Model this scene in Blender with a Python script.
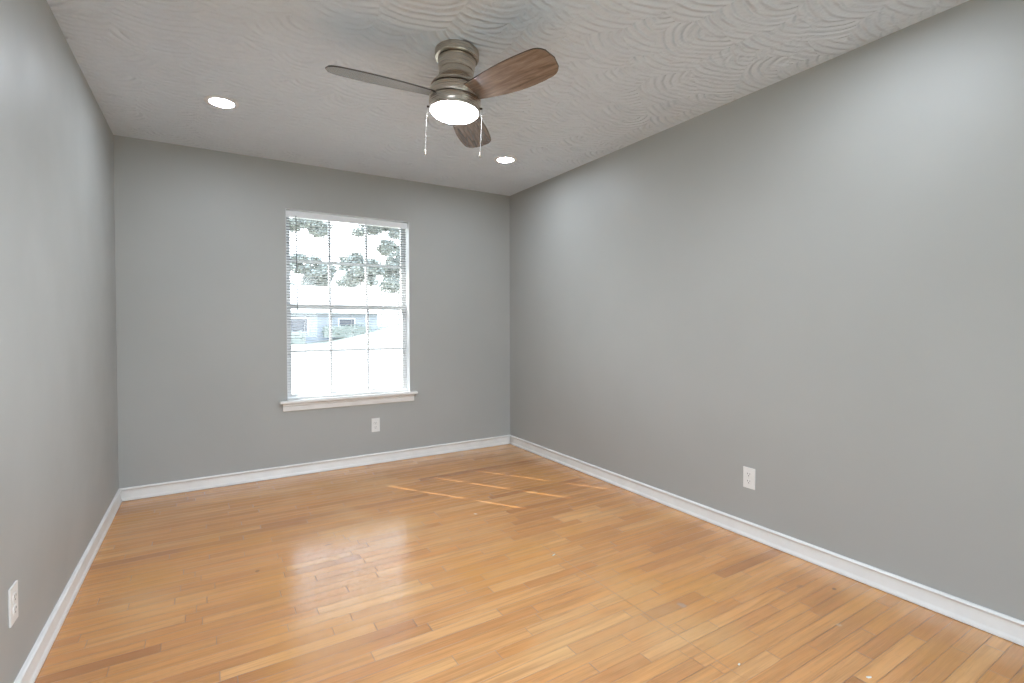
import bpy, bmesh, math, random
from mathutils import Vector, Matrix
R = math.radians
random.seed(7)
for o in list(bpy.data.objects): bpy.data.objects.remove(o)
sc = bpy.context.scene
COL = sc.collection

# ---------------------------------------------------------------- camera
W, D, H = 3.064, 4.201, 2.44          # room width, back wall, ceiling height
Y0 = -0.45                             # rear wall behind the camera
cam_d = bpy.data.cameras.new('camera')
cam = bpy.data.objects.new('camera', cam_d); COL.objects.link(cam)
r = Vector((0.85309824, -0.52174589, -0.00214884))
u = Vector((0.01054912, 0.01313073, 0.99985814))
f = Vector((0.52164366, 0.85299989, -0.01670576))
m = Matrix((r, u, -f)).transposed().to_4x4()
m.translation = Vector((0.5189, 0.0, 1.18285))
cam.matrix_world = m
cam_d.sensor_fit = 'HORIZONTAL'; cam_d.sensor_width = 36.0
cam_d.lens = 36.0 * 497.6233 / 1024
cam_d.shift_y = -9.17 / 1024
cam_d.clip_start = 0.02; cam_d.clip_end = 400
sc.camera = cam

# ---------------------------------------------------------------- world, sun, exposure
world = bpy.data.worlds.new('sky'); sc.world = world; world.use_nodes = True
nt = world.node_tree; nt.nodes.clear()
wo = nt.nodes.new('ShaderNodeOutputWorld'); bg = nt.nodes.new('ShaderNodeBackground')
tc = nt.nodes.new('ShaderNodeTexCoord'); sp = nt.nodes.new('ShaderNodeSeparateXYZ')
cr = nt.nodes.new('ShaderNodeValToRGB')
nt.links.new(tc.outputs['Generated'], sp.inputs[0]); nt.links.new(sp.outputs['Z'], cr.inputs[0])
cr.color_ramp.elements[0].position = 0.0; cr.color_ramp.elements[0].color = (0.93, 0.98, 1.03, 1)
cr.color_ramp.elements[1].position = 0.6; cr.color_ramp.elements[1].color = (0.62, 0.79, 1.0, 1)
nt.links.new(cr.outputs[0], bg.inputs[0]); nt.links.new(bg.outputs[0], wo.inputs[0])
bg.inputs[1].default_value = 5.4

sun_d = bpy.data.lights.new('sun', 'SUN'); sun = bpy.data.objects.new('sun', sun_d); COL.objects.link(sun)
az, el = R(34), R(40)
sun_dir = Vector((math.sin(az)*math.cos(el), -math.cos(az)*math.cos(el), -math.sin(el)))
sun.rotation_euler = sun_dir.to_track_quat('-Z', 'Y').to_euler()
sun.location = (-6, 14, 12)
sun_d.energy = 18.0; sun_d.angle = R(0.53); sun_d.color = (1.0, 0.95, 0.86)

CAN_L = 148.0        # radiance of the recessed lamps
FAN_L = 118.0         # radiance of the fan lamp
sc.view_settings.view_transform = 'Standard'
sc.view_settings.look = 'None'
sc.view_settings.exposure = 0.36
sc.view_settings.gamma = 1.0
sc.view_settings.use_curve_mapping = False

# ---------------------------------------------------------------- object helpers
def link(o, parent=None):
    COL.objects.link(o)
    if parent is not None: o.parent = parent
    return o

def obj(name, bm, mats, parent=None, smooth=False, angle=40):
    me = bpy.data.meshes.new(name)
    bmesh.ops.recalc_face_normals(bm, faces=bm.faces[:])
    bm.to_mesh(me); bm.free()
    for mm in (mats if isinstance(mats, (list, tuple)) else [mats]): me.materials.append(mm)
    if smooth:
        for p in me.polygons: p.use_smooth = True
        me.set_sharp_from_angle(angle=R(angle))
    return link(bpy.data.objects.new(name, me), parent)

def thing(name, label, cat, loc=(0, 0, 0), rot=(0, 0, 0), group=None):
    o = bpy.data.objects.new(name, None); COL.objects.link(o)
    o.empty_display_size = 0.05
    o.location = loc; o.rotation_euler = rot
    o['label'] = label; o['category'] = cat
    if group: o['group'] = group
    return o

def tag(o, label, cat, group=None):
    o['label'] = label; o['category'] = cat
    if group: o['group'] = group
    return o

def struct(o):
    o['kind'] = 'structure'; return o

def box(bm, x0, x1, y0, y1, z0, z1, mi=0, bev=0.0):
    vs = [bm.verts.new(p) for p in ((x0,y0,z0),(x1,y0,z0),(x1,y1,z0),(x0,y1,z0),(x0,y0,z1),(x1,y0,z1),(x1,y1,z1),(x0,y1,z1))]
    fs = [bm.faces.new([vs[i] for i in q]) for q in ((0,3,2,1),(4,5,6,7),(0,1,5,4),(1,2,6,5),(2,3,7,6),(3,0,4,7))]
    for q in fs: q.material_index = mi
    if bev:
        es = list({e for q in fs for e in q.edges})
        res = bmesh.ops.bevel(bm, geom=es, offset=bev, segments=2, profile=0.6, affect='EDGES')
        for q in res['faces']: q.material_index = mi
    return fs

def lathe(bm, prof, seg=64, cx=0, cy=0, mi=0, close=False):
    rings = []
    for (rr, z) in prof:
        if rr < 1e-6: rings.append([bm.verts.new((cx, cy, z))])
        else: rings.append([bm.verts.new((cx+rr*math.cos(2*math.pi*i/seg), cy+rr*math.sin(2*math.pi*i/seg), z)) for i in range(seg)])
    for a, b in zip(rings, rings[1:]):
        for i in range(seg):
            j = (i+1) % seg
            if len(a) == 1 and len(b) == 1: continue
            if len(a) == 1: q = bm.faces.new((a[0], b[i], b[j]))
            elif len(b) == 1: q = bm.faces.new((a[i], a[j], b[0]))
            else: q = bm.faces.new((a[i], a[j], b[j], b[i]))
            q.material_index = mi
    return rings

def tube(bm, a, b, rad, seg=8, mi=0):
    a, b = Vector(a), Vector(b); d = (b-a).normalized()
    p = d.orthogonal().normalized(); q = d.cross(p)
    ra = []; rb = []
    for i in range(seg):
        t = 2*math.pi*i/seg; o_ = (p*math.cos(t)+q*math.sin(t))*rad
        ra.append(bm.verts.new(a+o_)); rb.append(bm.verts.new(b+o_))
    for i in range(seg):
        j = (i+1) % seg
        bm.faces.new((ra[i], ra[j], rb[j], rb[i])).material_index = mi
    bm.faces.new(ra[::-1]).material_index = mi; bm.faces.new(rb).material_index = mi

# ---------------------------------------------------------------- material helpers
class NT:
    def __init__(s, name):
        s.m = bpy.data.materials.new(name); s.m.use_nodes = True
        s.t = s.m.node_tree; s.t.nodes.clear()
        s.out = s.n('ShaderNodeOutputMaterial')
    def n(s, kind, **kw):
        x = s.t.nodes.new(kind)
        for k, v in kw.items(): setattr(x, k, v)
        return x
    def put(s, sock, v):
        if v is None: return
        if isinstance(v, bpy.types.NodeSocket): s.t.links.new(v, sock)
        else:
            if isinstance(v, (tuple, list)) and len(v) == 3 and sock.type == 'RGBA': v = (*v, 1)
            sock.default_value = v
    def math(s, op, a, b=None, c=None, clamp=False):
        x = s.n('ShaderNodeMath', operation=op, use_clamp=clamp)
        s.put(x.inputs[0], a); s.put(x.inputs[1], b); s.put(x.inputs[2], c)
        return x.outputs[0]
    def mix(s, fac, a, b, blend='MIX'):
        x = s.n('ShaderNodeMix', data_type='RGBA', blend_type=blend)
        s.put(x.inputs[0], fac); s.put(x.inputs[6], a); s.put(x.inputs[7], b)
        return x.outputs[2]
    def comb(s, x_, y_, z_=0.0):
        x = s.n('ShaderNodeCombineXYZ'); s.put(x.inputs[0], x_); s.put(x.inputs[1], y_); s.put(x.inputs[2], z_)
        return x.outputs[0]
    def noise(s, vec, scale, detail=3, rough=0.5, dist=0.0):
        x = s.n('ShaderNodeTexNoise'); s.put(x.inputs['Vector'], vec)
        x.inputs['Scale'].default_value = scale; x.inputs['Detail'].default_value = detail
        x.inputs['Roughness'].default_value = rough; x.inputs['Distortion'].default_value = dist
        return x.outputs['Fac']
    def white(s, vec):
        x = s.n('ShaderNodeTexWhiteNoise', noise_dimensions='3D'); s.put(x.inputs['Vector'], vec)
        return x.outputs['Value']
    def ramp(s, fac, stops, interp='LINEAR'):
        x = s.n('ShaderNodeValToRGB'); s.put(x.inputs[0], fac)
        e = x.color_ramp.elements; x.color_ramp.interpolation = interp
        while len(e) < len(stops): e.new(0.5)
        for q, (p, c) in zip(e, stops): q.position = p; q.color = (*c, 1) if len(c) == 3 else c
        return x.outputs[0]
    def rng(s, v, a, b, c=0.0, d=1.0, smooth=True):
        x = s.n('ShaderNodeMapRange'); x.interpolation_type = 'SMOOTHSTEP' if smooth else 'LINEAR'
        s.put(x.inputs[0], v)
        for i, q in enumerate((a, b, c, d)): s.put(x.inputs[i+1], q)
        return x.outputs[0]
    def bump(s, h, strength=0.3, dist=0.01):
        x = s.n('ShaderNodeBump'); s.put(x.inputs['Height'], h)
        x.inputs['Strength'].default_value = strength; x.inputs['Distance'].default_value = dist
        return x.outputs[0]
    def pbr(s, color, rough=0.5, metal=0.0, normal=None, **kw):
        x = s.n('ShaderNodeBsdfPrincipled')
        s.put(x.inputs['Base Color'], color); s.put(x.inputs['Roughness'], rough); s.put(x.inputs['Metallic'], metal)
        if normal is not None: s.put(x.inputs['Normal'], normal)
        for k, v in kw.items(): s.put(x.inputs[k.replace('_', ' ')], v)
        s.t.links.new(x.outputs[0], s.out.inputs[0])
        return s.m
    def pos(s):
        return s.n('ShaderNodeTexCoord').outputs['Object']

def plain(name, col, rough=0.5, metal=0.0, var=0.04, scale=20, bump=0.0, **kw):
    t = NT(name); p = t.pos(); n = t.noise(p, scale, 3)
    c = t.mix(t.rng(n, 0.3, 0.7, 0, 1), tuple(x*(1-var) for x in col), tuple(min(1, x*(1+var)) for x in col))
    nb = t.bump(t.noise(p, scale*8, 2), bump, 0.002) if bump else None
    return t.pbr(c, rough, metal, nb, **kw)

def emitter(name, col, strength):
    t = NT(name); e = t.n('ShaderNodeEmission'); e.inputs[0].default_value = (*col, 1); e.inputs[1].default_value = strength
    t.t.links.new(e.outputs[0], t.out.inputs[0]); return t.m

# ---------------------------------------------------------------- materials
def wall_mat():
    t = NT('grey_satin_wall_paint'); p = t.pos()
    roller = t.noise(p, 260, 2, 0.6); wave = t.noise(p, 7, 3, 0.5)
    h = t.math('ADD', t.math('MULTIPLY', roller, 0.12), t.math('MULTIPLY', wave, 1.0))
    col = t.mix(t.rng(t.noise(p, 1.6, 4), 0.3, 0.7), (0.388, 0.392, 0.374), (0.404, 0.408, 0.390))
    ro = t.rng(t.noise(p, 3.0, 3), 0.3, 0.7, 0.46, 0.55)
    return t.pbr(col, ro, 0, t.bump(h, 0.18, 0.006))
def ceiling_mat():
    t = NT('swirled_white_ceiling_plaster'); p = t.pos()
    s = t.n('ShaderNodeSeparateXYZ'); t.put(s.inputs[0], p)
    p2 = t.comb(t.math('ADD', s.outputs[0], t.math('MULTIPLY', t.noise(p, 2.2, 2), 0.12)), s.outputs[1], 0.0)
    hs = None; prev = None
    for k, (sc_, off) in enumerate(((3.4, 0.0), (4.3, 5.3))):
        v = t.n('ShaderNodeTexVoronoi', voronoi_dimensions='2D', feature='F1')
        ad = t.n('ShaderNodeVectorMath', operation='ADD'); t.put(ad.inputs[0], p2); ad.inputs[1].default_value = (off, off*1.7, 0)
        t.put(v.inputs['Vector'], ad.outputs[0]); v.inputs['Scale'].default_value = sc_; v.inputs['Randomness'].default_value = 0.75
        sb = t.n('ShaderNodeVectorMath', operation='SUBTRACT'); t.put(sb.inputs[0], ad.outputs[0]); t.put(sb.inputs[1], v.outputs['Position'])
        sc2 = t.n('ShaderNodeSeparateXYZ'); t.put(sc2.inputs[0], sb.outputs[0])
        rnd = t.n('ShaderNodeSeparateColor'); t.put(rnd.inputs[0], v.outputs['Color'])
        cx = t.math('ADD', sc2.outputs[0], t.math('MULTIPLY', t.math('SUBTRACT', rnd.outputs[0], 0.5), 0.12))
        cy = t.math('ADD', sc2.outputs[1], t.math('ADD', 0.16, t.math('MULTIPLY', rnd.outputs[1], 0.10)))
        d = t.math('SQRT', t.math('ADD', t.math('MULTIPLY', cx, cx), t.math('MULTIPLY', cy, cy)))
        d = t.math('ADD', d, t.math('MULTIPLY', t.noise(p, 9, 2), 0.018))
        arc = t.math('SINE', t.math('MULTIPLY', d, 300.0))
        arc2 = t.math('SINE', t.math('MULTIPLY', d, 165.0))
        a = t.math('ADD', t.math('MULTIPLY', arc, 0.05), t.math('MULTIPLY', arc2, 0.22))
        a = t.math('ADD', a, t.math('MULTIPLY', d, 6.0))         # each stroke ramps up and ends in a ridge
        if hs is None: hs = a
        else:
            sel = t.rng(t.noise(p, 3.1, 1), 0.40, 0.60)
            hs = t.math('ADD', t.math('MULTIPLY', hs, t.math('SUBTRACT', 1.0, sel)), t.math('MULTIPLY', a, sel))
    hs = t.math('ADD', hs, t.math('MULTIPLY', t.noise(p, 45, 3, 0.6), 0.35))
    return t.pbr((0.715, 0.78, 0.845), 0.75, 0, t.bump(hs, 1.0, 0.0145))
def floor_mat():
    t = NT('honey_oak_strip_flooring'); p = t.pos()
    s = t.n('ShaderNodeSeparateXYZ'); t.put(s.inputs[0], p); X, Y = s.outputs[0], s.outputs[1]
    v = t.math('DIVIDE', t.math('ADD', Y, 5.0), 0.057)
    row = t.math('FLOOR', v); fv = t.math('FRACT', v)
    r1 = t.white(t.comb(row, 3.1, 0)); r2 = t.white(t.comb(row, 9.7, 2))
    ln = t.math('ADD', 0.34, t.math('MULTIPLY', r1, 0.55))
    wob = t.math('MULTIPLY', t.math('SINE', t.math('ADD', t.math('MULTIPLY', X, 2.6), t.math('MULTIPLY', r2, 40))), 0.22)
    uu = t.math('ADD', t.math('ADD', t.math('DIVIDE', X, ln), t.math('MULTIPLY', r2, 17)), wob)
    bd = t.math('FLOOR', uu); fu = t.math('FRACT', uu)
    rb = t.white(t.comb(row, bd, 1)); rc = t.white(t.comb(row, bd, 7))
    base = t.ramp(rb, [(0.0, (0.410, 0.152, 0.054)), (0.10, (0.600, 0.246, 0.078)), (0.40, (0.735, 0.324, 0.100)), (0.75, (0.790, 0.370, 0.124)), (1.0, (0.860, 0.455, 0.182))])
    base = t.mix(t.math('MULTIPLY', rc, 0.30), base, (0.62, 0.290, 0.120))
    # grain, stretched along the boards and different on every board
    gv = t.comb(t.math('ADD', t.math('MULTIPLY', X, 2.2), t.math('MULTIPLY', rb, 31)), t.math('MULTIPLY', Y, 55.0), t.math('MULTIPLY', rc, 19))
    g = t.noise(gv, 1.0, 6, 0.62, 0.6)
    base = t.mix(t.rng(g, 0.34, 0.68, 0.0, 0.60), base, (0.38, 0.165, 0.050))
    fg = t.noise(t.comb(t.math('MULTIPLY', X, 9), t.math('MULTIPLY', Y, 420), rb), 1.0, 3, 0.6)
    base = t.mix(t.rng(fg, 0.42, 0.70, 0.0, 0.22), base, (0.84, 0.52, 0.22))
    # worn, yellowed and bleached areas of the varnish
    bl = t.noise(p, 1.1, 4, 0.55)
    base = t.mix(t.rng(bl, 0.48, 0.68, 0.0, 0.38), base, (0.78, 0.485, 0.225))
    bl2 = t.noise(t.comb(X, Y, 7.0), 1.7, 3, 0.5)
    base = t.mix(t.rng(bl2, 0.50, 0.72, 0.0, 0.45), base, (0.68, 0.315, 0.065))
    spk = t.noise(p, 26, 4, 0.7)
    base = t.mix(t.rng(spk, 0.60, 0.78, 0.0, 0.22), base, (0.32, 0.16, 0.075))
    # seams
    e1 = t.math('MULTIPLY', t.math('MINIMUM', fv, t.math('SUBTRACT', 1.0, fv)), 0.057)
    e2 = t.math('MULTIPLY', t.math('MINIMUM', fu, t.math('SUBTRACT', 1.0, fu)), ln)
    gap = t.rng(t.white(t.comb(row, 4.4, 4)), 0.0, 1.0, 0.55, 1.0, False)
    gn = t.rng(t.noise(t.comb(t.math('MULTIPLY', X, 2.5), row, 0), 1.0, 2), 0.35, 0.65, 0.35, 1.0)
    s1 = t.math('MULTIPLY', t.rng(e1, 0.0007, 0.0021, 1, 0), t.math('MULTIPLY', gap, gn))
    s2 = t.math('MULTIPLY', t.rng(e2, 0.0006, 0.0022, 1, 0), 0.75)
    # the long straight cross cut in the middle of the room
    s3 = t.math('MULTIPLY', t.rng(t.math('ABSOLUTE', t.math('SUBTRACT', X, 2.032)), 0.0008, 0.0030, 1, 0),
                t.math('MULTIPLY', t.rng(Y, 0.98, 1.05, 0, 1), t.rng(Y, 2.14, 2.24, 1, 0)))
    seam = t.math('MAXIMUM', t.math('MAXIMUM', s1, s2), t.math('MULTIPLY', s3, 0.55))
    base = t.mix(t.math('MULTIPLY', seam, 0.95), base, (0.13, 0.055, 0.022))
    # marks: grey paint smear, gouge, knot, scuffs
    def spot(x0, y0, rx, ry, soft=0.5):
        a = t.math('DIVIDE', t.math('SUBTRACT', X, x0), rx); b = t.math('DIVIDE', t.math('SUBTRACT', Y, y0), ry)
        d = t.math('SQRT', t.math('ADD', t.math('MULTIPLY', a, a), t.math('MULTIPLY', b, b)))
        d = t.math('ADD', d, t.math('MULTIPLY', t.math('SUBTRACT', t.noise(p, 60, 2), 0.5), 1.2))
        return t.rng(d, 1.0-soft, 1.0+soft*0.4, 1, 0)
    for (x0, y0, rx, ry, c, k) in ((2.208, 1.397, 0.016, 0.024, (0.50, 0.42, 0.36), 0.5), (2.886, 1.127, 0.012, 0.008, (0.10, 0.045, 0.02), 0.9),
                                   (2.78, 1.22, 0.02, 0.012, (0.30, 0.15, 0.07), 0.6), (0.71, 2.66, 0.012, 0.012, (0.18, 0.08, 0.03), 0.8),
                                   (1.06, 2.78, 0.03, 0.010, (0.25, 0.11, 0.05), 0.6), (2.62, 0.98, 0.012, 0.009, (0.75, 0.55, 0.38), 0.6)):
        base = t.mix(t.math('MULTIPLY', spot(x0, y0, rx, ry), k), base, c)
    ro = t.math('ADD', t.rng(t.noise(p, 5, 4, 0.6), 0.3, 0.7, 0.15, 0.23), t.math('MULTIPLY', seam, 0.3))
    tilt = t.math('MULTIPLY', t.math('MULTIPLY', t.math('SUBTRACT', rc, 0.5), fv), 0.35)
    h = t.math('ADD', t.math('ADD', t.math('MULTIPLY', seam, -1.0), tilt), t.math('ADD', t.math('MULTIPLY', t.noise(gv, 1.0, 3), 0.22), t.math('MULTIPLY', t.noise(p, 13, 3), 0.55)))
    return t.pbr(base, ro, 0, t.bump(h, 0.32, 0.0016), IOR=1.95)
def brushed(name, col, ro=0.3):
    t = NT(name); p = t.pos()
    s = t.n('ShaderNodeSeparateXYZ'); t.put(s.inputs[0], p)
    g = t.noise(t.comb(t.math('MULTIPLY', s.outputs[0], 6), t.math('MULTIPLY', s.outputs[1], 6), t.math('MULTIPLY', s.outputs[2], 900)), 1.0, 2)
    c = t.mix(g, tuple(x*0.93 for x in col), col)
    tg = t.n('ShaderNodeTangent', direction_type='RADIAL', axis='Z')
    return t.pbr(c, t.rng(g, 0.3, 0.7, ro-0.04, ro+0.05), 1.0, None, Anisotropic=0.75, Tangent=tg.outputs[0])
def blade_mat():
    t = NT('walnut_blade_veneer'); p = t.pos()
    s = t.n('ShaderNodeSeparateXYZ'); t.put(s.inputs[0], p)
    v = t.comb(t.math('MULTIPLY', s.outputs[0], 6), t.math('MULTIPLY', s.outputs[1], 60), 0)
    g = t.noise(v, 1.0, 6, 0.65, 0.8)
    g2 = t.noise(t.comb(t.math('MULTIPLY', s.outputs[0], 14), t.math('MULTIPLY', s.outputs[1], 260), 0), 1.0, 3, 0.6)
    c = t.ramp(g, [(0.32, (0.075, 0.058, 0.048)), (0.47, (0.165, 0.125, 0.100)), (0.68, (0.29, 0.228, 0.185))])
    c = t.mix(t.rng(g2, 0.4, 0.7, 0, 0.4), c, (0.13, 0.085, 0.06))
    return t.pbr(c, 0.22, 0, t.bump(g2, 0.06, 0.0003), IOR=1.6, Coat_Weight=1.0, Coat_Roughness=0.12, Coat_IOR=1.7)
def glass_mat():
    t = NT('clear_window_glass')
    a = t.n('ShaderNodeBsdfTransparent'); a.inputs[0].default_value = (0.95, 0.97, 0.96, 1)
    b = t.n('ShaderNodeBsdfGlossy'); b.inputs['Roughness'].default_value = 0.02
    lw = t.n('ShaderNodeLayerWeight'); lw.inputs[0].default_value = 0.5       # same from both sides of the pane
    fr = t.math('MULTIPLY_ADD', t.math('POWER', lw.outputs['Facing'], 5.0), 0.92, 0.06)
    mx = t.n('ShaderNodeMixShader'); t.put(mx.inputs[0], fr); t.put(mx.inputs[1], a.outputs[0]); t.put(mx.inputs[2], b.outputs[0])
    t.t.links.new(mx.outputs[0], t.out.inputs[0]); return t.m
def leaf_mat(name, c1, c2):
    t = NT(name); p = t.pos()
    c = t.mix(t.rng(t.noise(p, 1.5, 3), 0.35, 0.65), c1, c2)
    return t.pbr(c, 0.6)

M = dict(
    wall=wall_mat(), ceiling=ceiling_mat(), floor=floor_mat(),
    trim=plain('white_semigloss_trim_paint', (0.80, 0.79, 0.765), 0.30, var=0.03, scale=9, bump=0.05),
    frame=plain('white_window_frame_paint', (0.80, 0.81, 0.82), 0.4, var=0.02),
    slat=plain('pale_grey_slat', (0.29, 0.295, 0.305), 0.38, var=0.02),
    cord=plain('white_blind_cord', (0.75, 0.76, 0.77), 0.8),
    wand=plain('grey_plastic_wand', (0.18, 0.19, 0.20), 0.25),
    plate=plain('white_outlet_plastic', (0.80, 0.79, 0.76), 0.32, var=0.02),
    dark=plain('dark_slot', (0.03, 0.03, 0.03), 0.6),
    screw=plain('outlet_screw_paint', (0.68, 0.67, 0.64), 0.4),
    nickel=brushed('brushed_nickel', (0.58, 0.52, 0.45), 0.27),
    nickel_dark=brushed('dark_groove_metal', (0.07, 0.055, 0.045), 0.45),
    blade=blade_mat(), blade_edge=plain('dark_blade_edge', (0.035, 0.025, 0.02), 0.45),
    chain=plain('nickel_chain', (0.22, 0.21, 0.195), 0.5, 0.3),
    fan_lamp=emitter('lit_fan_diffuser', (0.92, 1.0, 1.11), FAN_L),
    can_lamp=emitter('lit_downlight_diffuser', (0.91, 1.0, 1.12), CAN_L),
    can_trim=plain('white_downlight_trim', (0.82, 0.82, 0.82), 0.45, var=0.01),
    glass=glass_mat(), fleck=plain('dried_white_paint', (0.78, 0.74, 0.66), 0.6),
)

# ---------------------------------------------------------------- the room shell
T = 0.16                                                  # wall thickness
OX0, OX1, OZ0, OZ1 = 1.041, 2.034, 0.571, 2.078           # window opening in the back wall
bm = bmesh.new(); box(bm, -T, W+T, Y0-T, D+T, -0.12, 0.0)
struct(obj('floor', bm, M['floor']))
bm = bmesh.new(); box(bm, -T, W+T, Y0-T, D+T, H, H+0.12)
struct(obj('ceiling', bm, M['ceiling']))
bm = bmesh.new(); box(bm, -T, 0, Y0, D, 0, H); struct(obj('wall_left', bm, M['wall']))
bm = bmesh.new(); box(bm, W, W+T, Y0, D, 0, H); struct(obj('wall_right', bm, M['wall']))
def holed_wall(name, y0, y1, xs, zs):
    bm = bmesh.new(); gv = {}
    for yi, y in enumerate((y0, y1)):
        for i, x in enumerate(xs):
            for k, z in enumerate(zs): gv[(yi, i, k)] = bm.verts.new((x, y, z))
    for i in range(3):
        for k in range(3):
            if (i, k) == (1, 1): continue
            for yi in (0, 1):
                bm.faces.new([gv[(yi, i, k)], gv[(yi, i+1, k)], gv[(yi, i+1, k+1)], gv[(yi, i, k+1)]])
    for (a, b) in (((1,1),(2,1)), ((2,1),(2,2)), ((2,2),(1,2)), ((1,2),(1,1))):
        bm.faces.new([gv[(0,)+a], gv[(0,)+b], gv[(1,)+b], gv[(1,)+a]])
    ring = [(i, 0) for i in range(4)] + [(3, k) for k in range(1, 4)] + [(i, 3) for i in (2, 1, 0)] + [(0, k) for k in (2, 1)]
    for a, b in zip(ring, ring[1:]+ring[:1]): bm.faces.new([gv[(0,)+a], gv[(0,)+b], gv[(1,)+b], gv[(1,)+a]])
    return struct(obj(name, bm, M['wall']))
holed_wall('wall_back', D, D+T, [-T, OX0, OX1, W+T], [0, OZ0, OZ1, H])
RX0, RX1, RZ0, RZ1 = 0.35, 2.20, 0.03, 2.08               # rear opening for the added, unseen daylight door
holed_wall('wall_rear', Y0-T, Y0, [-T, RX0, RX1, W+T], [0, RZ0, RZ1, H])

# baseboards: moulded profile (depth, height), mitred at both ends
BP = [(0.0, 0.0), (0.0130, 0.0), (0.0130, 0.0028), (0.0185, 0.0028), (0.0185, 0.010), (0.0165, 0.017), (0.0125, 0.021), (0.0115, 0.026), (0.0100, 0.040), (0.0075, 0.056), (0.0060, 0.067), (0.0065, 0.0700),
      (0.0125, 0.0730), (0.0145, 0.079), (0.0110, 0.084), (0.0070, 0.087), (0.0, 0.087)]
def baseboard(name, a, b, inward, m0=1, m1=1):
    a, b, n = Vector(a), Vector(b), Vector(inward); d = (b-a).normalized()
    bm = bmesh.new(); rows = []
    N = 40; L = (b-a).length
    for k in range(N+1):
        s = L*k/N; row = []
        for (dp, h) in BP:
            e = s
            if k == 0 and m0: e = s+dp
            if k == N and m1: e = s-dp
            q = a + d*e + n*dp; row.append(bm.verts.new((q.x, q.y, h)))
        rows.append(row)
    for r0, r1 in zip(rows, rows[1:]):
        for i in range(len(BP)-1): bm.faces.new((r0[i], r0[i+1], r1[i+1], r1[i]))
    bm.faces.new(rows[0]); bm.faces.new(rows[-1][::-1])
    return struct(obj(name, bm, M['trim'], smooth=True, angle=50))
baseboard('baseboard_back', (0, D, 0), (W, D, 0), (0, -1, 0))
baseboard('baseboard_left', (0, D, 0), (0, Y0, 0), (1, 0, 0))
baseboard('baseboard_right', (W, D, 0), (W, Y0, 0), (-1, 0, 0))
baseboard('baseboard_rear', (0, Y0, 0), (W, Y0, 0), (0, 1, 0))

# ---------------------------------------------------------------- window (structure)
win = bpy.data.objects.new('window_1', None); COL.objects.link(win); win.location = (1.5375, D, 0.593); struct(win)
win.empty_display_size = 0.05
def wpart(name, bm, mat, parent=win, **kw):
    o = obj(name, bm, mat, **kw); o.parent = parent; o.matrix_parent_inverse = Matrix.Translation(win.location).inverted() if parent is win else Matrix()
    return o
# jamb liner in the opening, flush with the wall
bm = bmesh.new()
JT = 0.003; FY0, FY1 = D+0.0005, D+T-0.002
box(bm, OX0+.0005, OX0+JT, FY0, FY1, 0.5935, OZ1-.0005)
box(bm, OX1-JT, OX1-.0005, FY0, FY1, 0.5935, OZ1-.0005)
box(bm, OX0+JT, OX1-JT, FY0, FY1, OZ1-JT, OZ1-.0005)
wpart('window_frame', bm, M['frame'])
IX0, IX1, IZ0, IZ1 = OX0+JT, OX1-JT, 0.5935, OZ1-JT
def sash(name, y, z0, z1):
    bm = bmesh.new(); st = 0.038; yt = 0.024
    x0, x1 = IX0+0.0005, IX1-0.0005
    box(bm, x0, x0+st, y, y+yt, z0, z1); box(bm, x1-st, x1, y, y+yt, z0, z1)
    box(bm, x0+st, x1-st, y, y+yt, z0, z0+0.036); box(bm, x0+st, x1-st, y, y+yt, z1-0.036, z1)
    o = wpart(name, bm, M['frame'])
    gx0, gx1 = x0+st, x1-st
    zc = (z0+z1)/2
    bm = bmesh.new(); mw = 0.009
    xa, xb = gx0+(gx1-gx0)/3, gx0+2*(gx1-gx0)/3
    for x in (xa, xb): box(bm, x-mw, x+mw, y+0.002, y+yt-0.002, z0+0.036, z1-0.036)
    for a, b in ((gx0, xa-mw), (xa+mw, xb-mw), (xb+mw, gx1)): box(bm, a, b, y+0.002, y+yt-0.002, zc-mw, zc+mw)
    obj('muntin_grid', bm, M['frame'], o)
    bm = bmesh.new(); 
    vs = [bm.verts.new(q) for q in ((gx0, y+yt/2, z0+0.036), (gx1, y+yt/2, z0+0.036), (gx1, y+yt/2, z1-0.036), (gx0, y+yt/2, z1-0.036))]
    bm.faces.new(vs); obj('glass_pane', bm, M['glass'], o)
sash('lower_sash', D+0.075, 0.5940, 1.345)
sash('upper_sash', D+0.103, 1.309, IZ1-0.0005)
# stool and apron
bm = bmesh.new()
box(bm, OX0+.001, OX1-.001, D-0.0005, D+T+0.02, 0.5715, 0.593)
box(bm, 0.985, 2.090, D-0.048, D-0.0005, 0.5715, 0.593, bev=0.0)
o = wpart('window_stool', bm, M['trim'])
md = o.modifiers.new('bevel', 'BEVEL'); md.width = 0.006; md.segments = 3; md.limit_method = 'ANGLE'
bm = bmesh.new()
AP = [(0, 0.507), (0.008, 0.507), (0.013, 0.513), (0.013, 0.545), (0.017, 0.551), (0.017, 0.562), (0.024, 0.571), (0, 0.571)]
ra = [bm.verts.new((1.009, D-d_, z)) for d_, z in AP]; rb = [bm.verts.new((2.068, D-d_, z)) for d_, z in AP]
for i in range(len(AP)):
    j = (i+1) % len(AP); bm.faces.new((ra[i], ra[j], rb[j], rb[i]))
bm.faces.new(ra); bm.faces.new(rb[::-1])
wpart('window_apron', bm, M['trim'])

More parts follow.
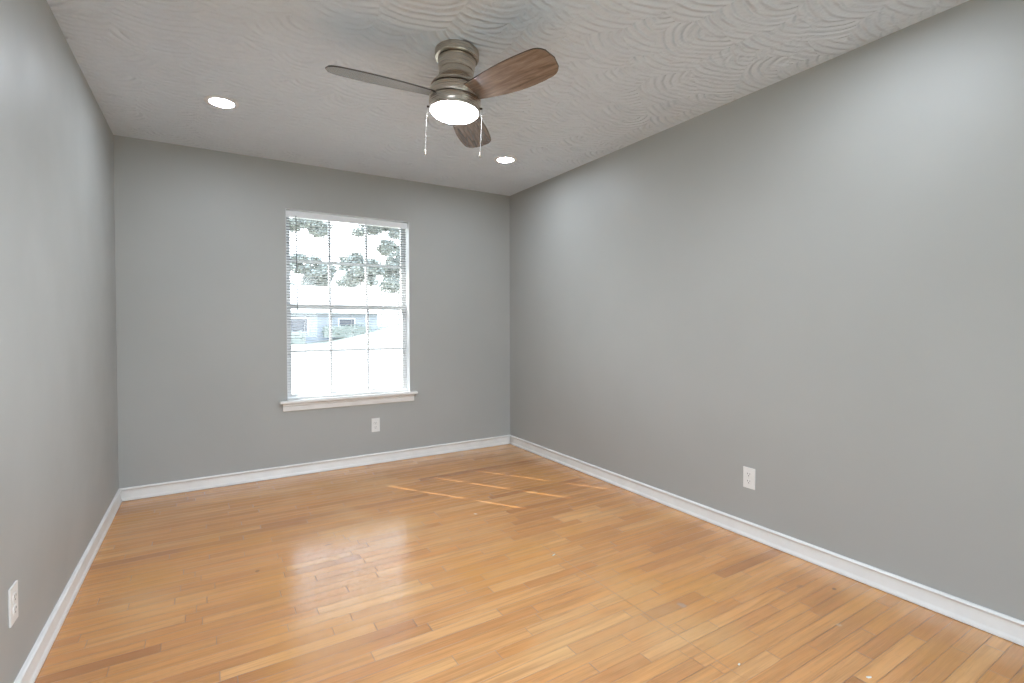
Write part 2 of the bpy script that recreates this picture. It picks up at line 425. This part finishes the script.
# sliding glass door added behind the camera, unseen, only to let in daylight
added_door = bpy.data.objects.new('added_door_1', None); COL.objects.link(added_door); added_door.empty_display_size = 0.05; struct(added_door)
bm = bmesh.new(); fw = 0.05; ya, yb = Y0-T+0.01, Y0-0.03; e = 0.0005
box(bm, RX0+e, RX0+fw, ya, yb, RZ0+e, RZ1-e); box(bm, RX1-fw, RX1-e, ya, yb, RZ0+e, RZ1-e)
box(bm, RX0+fw, RX1-fw, ya, yb, RZ0+e, RZ0+fw); box(bm, RX0+fw, RX1-fw, ya, yb, RZ1-fw, RZ1-e)
box(bm, (RX0+RX1)/2-0.025, (RX0+RX1)/2+0.025, ya, yb, RZ0+fw, RZ1-fw)
obj('added_door_frame', bm, M['frame'], added_door)
for a_, b_ in ((RX0+fw, (RX0+RX1)/2-0.025), ((RX0+RX1)/2+0.025, RX1-fw)):
    bm = bmesh.new(); ym = (ya+yb)/2
    bm.faces.new([bm.verts.new(q) for q in ((a_, ym, RZ0+fw), (b_, ym, RZ0+fw), (b_, ym, RZ1-fw), (a_, ym, RZ1-fw))])
    obj('glass_pane', bm, M['glass'], added_door)

# ---------------------------------------------------------------- venetian blind
BY = D+0.036                                               # slat centre line
bl = thing('venetian_blind', 'white mini venetian blind with open slats hanging inside the window recess', 'window blind', (1.5375, BY, 2.064))
L0 = bl.location.copy()
def bpart(name, bm, mat, parent=None, **kw):
    bmesh.ops.translate(bm, verts=bm.verts[:], vec=-L0)
    return obj(name, bm, mat, parent or bl, **kw)
SX0, SX1 = IX0+0.004, IX1-0.014
HOLES = (1.180, 1.545, 1.895)
bm = bmesh.new()
box(bm, SX0, SX1+0.003, BY-0.013, BY+0.014, 2.034, 2.066, bev=0.002)
bpart('headrail', bm, M['frame'])
bm = bmesh.new()
vp = [(0.0, 2.022), (0.0022, 2.0215), (0.0035, 2.024), (0.0035, 2.040), (0.0050, 2.0425), (0.0035, 2.045), (0.0035, 2.065), (0.0, 2.067)]
ra = [bm.verts.new((SX0-0.001, BY-0.0145-d_, z)) for d_, z in vp]; rb = [bm.verts.new((SX1+0.004, BY-0.0145-d_, z)) for d_, z in vp]
for i in range(len(vp)):
    j = (i+1) % len(vp); bm.faces.new((ra[i], ra[j], rb[j], rb[i]))
bm.faces.new(ra); bm.faces.new(rb[::-1])
bpart('valance', bm, M['frame'])
bm = bmesh.new()
zt, zb, pitch = 2.012, 0.628, 0.0213
ns = int((zt-zb)/pitch)+1
def crown(d_): return 0.0016*(1-(d_/0.0125)**2)
hw = 0.0045
xcuts = [SX0]
for hx in HOLES: xcuts += [hx-hw, hx+hw]
xcuts.append(SX1)
th = R(8.0)
for k in range(ns):
    z = zt-k*pitch
    jz = random.uniform(-0.0006, 0.0006); jt = th+random.uniform(-0.02, 0.02)
    dd = [-0.0125, -0.0105, -0.0085, 0.0, 0.0085, 0.0105, 0.0125]
    g = [[bm.verts.new((x, BY+d_*math.cos(jt), z+jz+crown(d_)-d_*math.sin(jt))) for d_ in dd] for x in xcuts]
    for i in range(len(xcuts)-1):
        for j in range(len(dd)-1):
            if i % 2 == 1 and j in (2, 3): continue
            bm.faces.new((g[i][j], g[i+1][j], g[i+1][j+1], g[i][j+1]))
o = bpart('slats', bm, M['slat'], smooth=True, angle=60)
for v_ in list(o.data.vertices): pass
md = o.modifiers.new('thickness', 'SOLIDIFY'); md.thickness = 0.0004; md.offset = 0
bm = bmesh.new(); box(bm, SX0, SX1, BY-0.0125, BY+0.0125, 0.597, 0.611, bev=0.003)
bpart('bottom_rail', bm, M['frame'])
for hx in HOLES:
    bm = bmesh.new()
    for sgn in (-1, 1): tube(bm, (hx, BY+sgn*0.0137, 2.030), (hx, BY+sgn*0.0137, 0.604), 0.0008, 6)
    bpart('ladder_cord', bm, M['cord'])
bm = bmesh.new()
tube(bm, (1.117, BY-0.0235, 2.030), (1.122, BY-0.0235, 1.300), 0.0034, 6)
tube(bm, (1.117, BY-0.0235, 2.030), (1.117, BY-0.0135, 2.036), 0.0015, 6)
tube(bm, (1.122, BY-0.0235, 1.318), (1.122, BY-0.0235, 1.292), 0.0044, 6)
bpart('tilt_wand', bm, M['wand'])['label'] = 'slim dark grey tilt wand'

# ---------------------------------------------------------------- power outlets
def outlet(label, loc, rz):
    t = thing('power_outlet', label, 'outlet', loc, (0, 0, rz), 'white duplex outlets')
    bm = bmesh.new(); box(bm, -0.035, 0.035, -0.006, 0, -0.0575, 0.0575, bev=0.0022); obj('cover_plate', bm, M['plate'], t)
    for sz in (1, -1):
        zc = sz*0.0195
        bm = bmesh.new(); n = 28; vs0 = []; vs1 = []
        for i in range(n):
            a = 2*math.pi*i/n; x = 0.0172*math.cos(a); z = max(-0.0138, min(0.0138, 0.0172*math.sin(a)))
            vs0.append(bm.verts.new((x, -0.006, zc+z))); vs1.append(bm.verts.new((x*0.96, -0.0078, zc+z*0.96)))
        for i in range(n):
            j = (i+1) % n; bm.faces.new((vs0[i], vs0[j], vs1[j], vs1[i]))
        bm.faces.new(vs1)
        rcp = obj('receptacle', bm, M['plate'], t)
        bm = bmesh.new()
        box(bm, -0.0078, -0.0054, -0.0081, -0.0077, zc+0.000, zc+0.0085)
        box(bm, 0.0054, 0.0078, -0.0081, -0.0077, zc+0.0010, zc+0.0080)
        tube(bm, (0, -0.0081, zc-0.0070), (0, -0.0077, zc-0.0070), 0.0026, 12)
        obj('socket_slots', bm, M['dark'], rcp)
    bm = bmesh.new(); tube(bm, (0, -0.0060, 0), (0, -0.0072, 0), 0.0032, 14); obj('screw', bm, M['screw'], t)
    return t
outlet('white duplex outlet on the back wall below the window', (1.727, D, 0.328), 0)
outlet('white duplex outlet low on the long right wall', (W, 1.650, 0.330), R(-90))
outlet('white duplex outlet low on the left wall, near the photo edge', (0, 2.083, 0.331), R(90))

# ---------------------------------------------------------------- recessed ceiling lights
def downlight(label, x, y):
    t = thing('recessed_light', label, 'ceiling light', (x, y, H), group='recessed ceiling lights')
    bm = bmesh.new()
    lathe(bm, [(0.086, 0.0), (0.086, -0.0025), (0.080, -0.0055), (0.070, -0.0065), (0.062, -0.0050), (0.0605, -0.0015)])
    obj('trim_ring', bm, M['can_trim'], t, smooth=True)
    bm = bmesh.new(); lathe(bm, [(0.0605, -0.0020), (0.056, -0.0034), (0.035, -0.0044), (0, -0.0048)])
    obj('diffuser', bm, M['can_lamp'], t, smooth=True)['label'] = 'glowing round diffuser'
downlight('lit round recessed light in the ceiling near the left wall', 0.600, 3.275)
downlight('lit round recessed light in the ceiling above the far right corner', 2.475, 3.290)
downlight('lit round recessed light just above the picture, on its right side', 2.50, 0.93)
downlight('lit round recessed light just above the picture, on its left side', 0.600, 0.93)

# ---------------------------------------------------------------- ceiling fan
fan = thing('ceiling_fan', 'brushed nickel flush mount ceiling fan with three wooden blades and a lit lamp', 'ceiling fan', (1.514, 2.106, H-0.004))
fan.scale = (1, 1, 1.03)
fan.rotation_euler = (Matrix.Rotation(R(2.6), 3, Vector((0.5217, 0.853, 0)).normalized()) @ Matrix.Rotation(R(-1.9), 3, Vector((0.853, -0.5217, 0)).normalized())).to_euler()
def fz(zz): return [(r_, z) for r_, z in zz]
bm = bmesh.new()
lathe(bm, [(0.0, 0.0), (0.101, 0.0), (0.102, -0.006), (0.101, -0.026), (0.098, -0.033), (0.090, -0.035), (0, -0.035)])
obj('ceiling_plate', bm, M['nickel'], fan, smooth=True)
bm = bmesh.new(); lathe(bm, [(0, -0.034), (0.0845, -0.035), (0.0845, -0.039), (0, -0.0395)])
obj('dark_groove', bm, M['nickel_dark'], fan, smooth=True)
bm = bmesh.new()
lathe(bm, [(0, -0.038), (0.086, -0.0385), (0.0875, -0.041), (0.0855, -0.060), (0.0825, -0.078), (0.0805, -0.0885), (0.0770, -0.0895),
           (0.0770, -0.0920), (0.0800, -0.0930), (0.0790, -0.105), (0.0795, -0.114), (0.085, -0.126), (0.096, -0.139), (0.107, -0.151), (0.1135, -0.162), (0.1150, -0.168), (0.110, -0.1695), (0, -0.1695)])
obj('motor_housing', bm, M['nickel'], fan, smooth=True)
bm = bmesh.new(); lathe(bm, [(0, -0.168), (0.1095, -0.169), (0.1095, -0.175), (0, -0.176)])
obj('dark_groove', bm, M['nickel_dark'], fan, smooth=True)
bm = bmesh.new(); lathe(bm, [(0, -0.174), (0.110, -0.1745), (0.1155, -0.176), (0.1170, -0.180), (0.1175, -0.215), (0.1160, -0.219), (0.110, -0.220), (0, -0.2205)])
obj('blade_hub', bm, M['nickel'], fan, smooth=True)
bm = bmesh.new(); lathe(bm, [(0, -0.219), (0.110, -0.219), (0.110, -0.224), (0, -0.2245)])
obj('dark_groove', bm, M['nickel_dark'], fan, smooth=True)
bm = bmesh.new(); lathe(bm, [(0, -0.223), (0.112, -0.223), (0.1170, -0.2245), (0.1180, -0.228), (0.1175, -0.246), (0.1150, -0.262), (0.1130, -0.269), (0.1095, -0.2705), (0.108, -0.268), (0, -0.267)])
obj('light_kit', bm, M['nickel'], fan, smooth=True)
bm = bmesh.new(); lathe(bm, [(0.1090, -0.2680), (0.1085, -0.2730), (0.101, -0.2810), (0.085, -0.2885), (0.060, -0.2950), (0.030, -0.2985), (0, -0.2995)])
obj('lamp_diffuser', bm, M['fan_lamp'], fan, smooth=True)['label'] = 'glowing round frosted diffuser'
# blades
def blade(ang):
    bm = bmesh.new(); n = 40; x0, x1 = 0.095, 0.561
    lo, hi = [], []
    for i in range(n+1):
        s = i/n; x = x0+(x1-x0)*s
        w_ = 0.046+0.036*math.sin(math.pi*(0.02+0.76*s))
        te = 1.0
        e = (x1-x)/0.070
        if e < 1: te = (1-(1-e)**2.5)**(1/2.5) if e > 0 else 0
        b_ = w_*te
        skew = 0.006*math.sin(math.pi*s)
        lo.append((x, -b_*1.0+skew)); hi.append((x, b_+skew))
    out = lo + hi[::-1]
    # drop duplicated tip vertex
    out = [p_ for i, p_ in enumerate(out) if i == 0 or (abs(p_[0]-out[i-1][0])+abs(p_[1]-out[i-1][1])) > 1e-5]
    tk = 0.0055
    top = [bm.verts.new((x, y, tk/2)) for x, y in out]; bot = [bm.verts.new((x, y, -tk/2)) for x, y in out]
    bm.faces.new(top); bm.faces.new(bot[::-1])
    for i in range(len(out)):
        j = (i+1) % len(out); q = bm.faces.new((bot[i], bot[j], top[j], top[i])); q.material_index = 1
    o = obj('blade', bm, [M['blade'], M['blade_edge']], fan)
    o.location = (0, 0, -0.208); o.rotation_euler = Matrix.Rotation(ang, 3, 'Z').to_euler()
    o.rotation_euler = (Matrix.Rotation(ang, 3, 'Z') @ Matrix.Rotation(R(-14), 3, 'X')).to_euler()
    return o
for a in (171, 50, -72): blade(R(a))
def chain(sx, zend):
    rr = Vector((0.853, -0.5217, 0)).normalized()
    p0 = rr*0.112*sx; p1 = rr*0.1275*sx
    kn = bmesh.new(); tube(kn, (p0.x, p0.y, -0.250), (p1.x, p1.y, -0.250), 0.0045, 10)
    obj('chain_outlet', kn, M['nickel_dark'], fan)
    bm = bmesh.new()
    q = rr*0.1265*sx; z = -0.253
    while z > zend+0.03:
        bmesh.ops.create_icosphere(bm, subdivisions=1, radius=0.0008, matrix=Matrix.Translation((q.x, q.y, z))); z -= 0.0034
    tube(bm, (q.x, q.y, -0.253), (q.x, q.y, zend+0.028), 0.0005, 5)
    ch = obj('pull_chain', bm, M['chain'], fan, smooth=True)
    bm = bmesh.new()
    lathe(bm, [(0, zend+0.030), (0.0022, zend+0.029), (0.0032, zend+0.020), (0.0058, zend+0.010), (0.0060, zend+0.005), (0.004, zend+0.001), (0, zend)], 16, q.x, q.y)
    obj('chain_pull', bm, M['nickel'], ch, smooth=True)
chain(-1, -0.470); chain(1, -0.470)

# ---------------------------------------------------------------- paint flecks on the floor
for (x, y, a, b, rz, lab) in ((2.082, 1.048, 0.011, 0.004, 0.3, 'narrow fleck of dried white paint at the bottom edge, left of the larger fleck'),
                              (2.393, 0.781, 0.012, 0.006, -0.5, 'larger fleck of dried white paint on the floor in the bottom right'),
                              (1.930, 2.748, 0.013, 0.004, -0.7, 'small fleck of dried paint on the floor just below the sun streaks'),
                              (2.017, 2.047, 0.014, 0.005, 0.2, 'pale fleck of dried paint at the far end of the long floor seam')):
    bm = bmesh.new(); n = 9; top = []; bot = []
    for i in range(n):
        t_ = 2*math.pi*i/n; k = random.uniform(0.6, 1.15)
        px, py = a*k*math.cos(t_), b*k*math.sin(t_)
        bot.append(bm.verts.new((px, py, 0))); top.append(bm.verts.new((px*0.8, py*0.8, 0.0009+random.uniform(0, 0.0006))))
    bm.faces.new(top)
    for i in range(n): bm.faces.new((bot[i], bot[(i+1) % n], top[(i+1) % n], top[i]))
    bm.faces.new(bot[::-1])
    o = obj('paint_fleck', bm, M['fleck']); o.location = (x, y, 0.0); o.rotation_euler = (0, 0, rz)
    tag(o, lab, 'paint fleck', 'paint flecks on the floor')

# ================================================================ outside the window
GZ = -0.45
def ground_z(x, y):
    if y < 23: return GZ
    s = min(1, (y-23)/18)
    return GZ + 1.5*s*max(0, min(1, (x-8.5)/7.0))
M['lawn'] = leaf_mat('sunlit_lawn', (0.21, 0.212, 0.17), (0.29, 0.288, 0.24))
M['road'] = plain('grey_asphalt', (0.30, 0.31, 0.33), 0.9, var=0.1, scale=2)
M['walk'] = plain('pale_concrete', (0.62, 0.61, 0.58), 0.9, var=0.06, scale=2)
M['siding'] = plain('blue_grey_siding', (0.31, 0.335, 0.37), 0.8, var=0.05, scale=1)
M['roof'] = plain('pale_grey_shingles', (0.50, 0.49, 0.47), 0.9, var=0.1, scale=3)
M['bark'] = plain('tree_bark', (0.40, 0.37, 0.33), 0.9, var=0.3, scale=6)
M['leaf_a'] = leaf_mat('oak_leaves', (0.22, 0.235, 0.215), (0.32, 0.34, 0.31))
M['leaf_b'] = leaf_mat('hedge_leaves', (0.19, 0.21, 0.185), (0.27, 0.29, 0.26))
M['paint_white'] = plain('white_house_trim', (0.75, 0.75, 0.75), 0.6)
M['win_dark'] = plain('dark_house_glass', (0.05, 0.06, 0.08), 0.1)
def sheet(name, mat, x0, x1, y0, y1, nx, ny, dz, kind='structure'):
    bm = bmesh.new(); g = [[None]*(ny+1) for _ in range(nx+1)]; b_ = [[None]*(ny+1) for _ in range(nx+1)]
    for i in range(nx+1):
        for j in range(ny+1):
            x = x0+(x1-x0)*i/nx; y = y0+(y1-y0)*j/ny
            g[i][j] = bm.verts.new((x, y, ground_z(x, y)+dz)); b_[i][j] = bm.verts.new((x, y, GZ-0.6))
    for i in range(nx):
        for j in range(ny): bm.faces.new((g[i][j], g[i+1][j], g[i+1][j+1], g[i][j+1]))
    for i in range(nx):
        for j in (0, ny): bm.faces.new((g[i][j], g[i+1][j], b_[i+1][j], b_[i][j]))
    for j in range(ny):
        for i in (0, nx): bm.faces.new((g[i][j], g[i][j+1], b_[i][j+1], b_[i][j]))
    o = obj(name, bm, mat); o['kind'] = kind; return o
sheet('lawn', M['lawn'], -40, 70, -60, 110, 60, 90, 0)
sheet('street', M['road'], -40, 70, 24.5, 33.5, 110, 9, 0.03)
sheet('sidewalk', M['walk'], -40, 70, 21.5, 23.2, 110, 2, 0.05)
# eave of this house, over the window
bm = bmesh.new()
vs = []
for x in (-2.5, 6.0):
    vs.append([bm.verts.new(q) for q in ((x, D+T+0.005, 2.42), (x, D+T+0.66, 2.42), (x, D+T+0.66, 2.56), (x, D+T+0.005, 2.80))])
for i in range(4): bm.faces.new((vs[0][i], vs[0][(i+1) % 4], vs[1][(i+1) % 4], vs[1][i]))
bm.faces.new(vs[0]); bm.faces.new(vs[1][::-1])
struct(obj('trim_1', bm, M['paint_white']))

# neighbour's house across the street
hs = thing('house', 'low grey house with a pale roof across the street, seen through the blind', 'house', (9.0, 46.0, GZ))
bm = bmesh.new(); box(bm, -11, 5, 0, 9, 0, 2.7); obj('walls', bm, M['siding'], hs)
bm = bmesh.new()
xa, xb = -11.6, 5.6
pr = [(-0.7, 2.6), (-0.7, 2.75), (4.5, 5.3), (9.7, 2.75), (9.7, 2.6), (4.5, 5.1)]
ra = [bm.verts.new((xa, y, z)) for y, z in pr]; rb = [bm.verts.new((xb, y, z)) for y, z in pr]
for i in range(6):
    j = (i+1) % 6; bm.faces.new((ra[i], ra[j], rb[j], rb[i]))
for rr_ in (ra, rb):
    bm.faces.new((rr_[0], rr_[1], rr_[2], rr_[5])); bm.faces.new((rr_[5], rr_[2], rr_[3], rr_[4]))
obj('roof', bm, M['roof'], hs)
for wx in (-9.2, -5.6, -1.8, 2.2):
    bm = bmesh.new(); box(bm, wx-0.75, wx+0.75, -0.06, -0.001, 0.9, 2.2)
    wf = obj('window', bm, M['paint_white'], hs)
    bm = bmesh.new(); box(bm, wx-0.65, wx+0.65, -0.075, -0.061, 1.0, 2.1); obj('pane', bm, M['win_dark'], wf)
bm = bmesh.new(); box(bm, -3.95, -3.05, -0.06, -0.001, 0.05, 2.1); obj('front_door', bm, M['paint_white'], hs)

def foliage(bm, c, rad, n, size):
    for _ in range(n):
        while True:
            q = Vector((random.uniform(-1, 1), random.uniform(-1, 1), random.uniform(-1, 1)))
            if 0.25 < q.length < 1: break
        q = Vector((q.x*rad[0], q.y*rad[1], q.z*rad[2])) + Vector(c)
        a = Vector((random.gauss(0, 1), random.gauss(0, 1), random.gauss(0, 1))).normalized()
        b = a.orthogonal().normalized(); s = size*random.uniform(0.6, 1.4)
        k = a.cross(b)
        bm.faces.new([bm.verts.new(q+b*s), bm.verts.new(q+k*s*0.5), bm.verts.new(q-b*s), bm.verts.new(q-k*s*0.5)])
def tree(label, x, y, trunk_h, blobs, leaf=0.13, dens=900):
    z0 = ground_z(x, y)
    t = thing('tree', label, 'tree', (x, y, z0), group='trees outside the window')
    bm = bmesh.new()
    prof = [(0.26, -0.05), (0.18, 0.5), (0.15, trunk_h*0.6), (0.08, trunk_h), (0, trunk_h+0.3)]
    lathe(bm, prof, 12)
    for (bx, by, bz, rad) in blobs:
        tube(bm, (0, 0, trunk_h*0.7), (bx*0.8, by*0.8, bz-0.2), 0.045, 6)
    obj('trunk', bm, M['bark'], t, smooth=True)
    bm = bmesh.new()
    for (bx, by, bz, rad) in blobs:
        for _ in range(9):                                  # uneven sprays of leaves rather than one ball
            a = random.uniform(0, 2*math.pi); e_ = random.uniform(-0.7, 0.9); q = rad*random.uniform(0.3, 0.85)
            rr_ = rad*random.uniform(0.28, 0.5)
            foliage(bm, (bx+q*math.cos(a)*math.cos(e_), by+q*math.sin(a)*math.cos(e_), bz+q*math.sin(e_)*0.8), (rr_*1.25, rr_, rr_*0.7), int(dens*rr_*rr_*0.8), leaf)
    obj('crown', bm, M['leaf_a'], t)
tree('low rounded tree behind the left end of the grey house', 6.0, 58.0, 5.0, [(0.8, 0, 7.2, 1.7), (-0.9, 0, 6.9, 1.6), (0, 0, 5.6, 2.0)], 0.24, 380)
tree('low spreading tree behind the left middle of the grey house', 11.4, 63.0, 5.0, [(0.8, 0, 7.4, 1.9), (-0.9, 0, 8.0, 1.8), (0, 0, 5.8, 2.3)], 0.24, 380)
tree('low bushy tree behind the right middle of the grey house', 15.6, 58.0, 5.0, [(0.8, 0, 6.8, 1.8), (-0.9, 0, 7.2, 1.6), (0, 0, 5.6, 2.1)], 0.24, 380)
tree('low dense tree behind the right end of the grey house', 21.8, 63.0, 5.0, [(0.9, 0, 8.6, 2.0), (-1.0, 0, 7.6, 2.0), (0, 0, 5.8, 2.5)], 0.24, 380)
tree('very tall tree far behind the left part of the grey house', 12.6, 76.0, 10.0, [(0, 0, 15.6, 2.2), (-1.9, 0, 14.6, 1.9), (1.9, 0, 14.2, 1.9)], 0.24, 330)
tree('very tall tree far behind the right part of the grey house', 23.4, 76.0, 10.0, [(0, 0, 15.8, 2.6), (-2.2, 0, 14.6, 2.0), (2.4, 0, 14.6, 2.2), (1.6, 0, 12.0, 2.0)], 0.24, 330)
def hedge(label, x, y, lx, hz):
    o_z = ground_z(x, y); bm = bmesh.new()
    for k in range(int(lx/0.7)): foliage(bm, (-lx/2+0.35+k*0.7, 0, hz*0.5), (0.6, 0.5, hz*0.55), 160, 0.10)
    box(bm, -lx/2, lx/2, -0.3, 0.3, 0, hz*0.85)
    o = obj('hedge', bm, M['leaf_b']); o.location = (x, y, o_z); tag(o, label, 'hedge', 'hedges across the street')
hedge('dark clipped hedge in front of the grey house, left side', 5.0, 44.8, 5.0, 1.1)
hedge('dark clipped hedge in front of the grey house, right side', 11.0, 44.8, 4.0, 1.1)
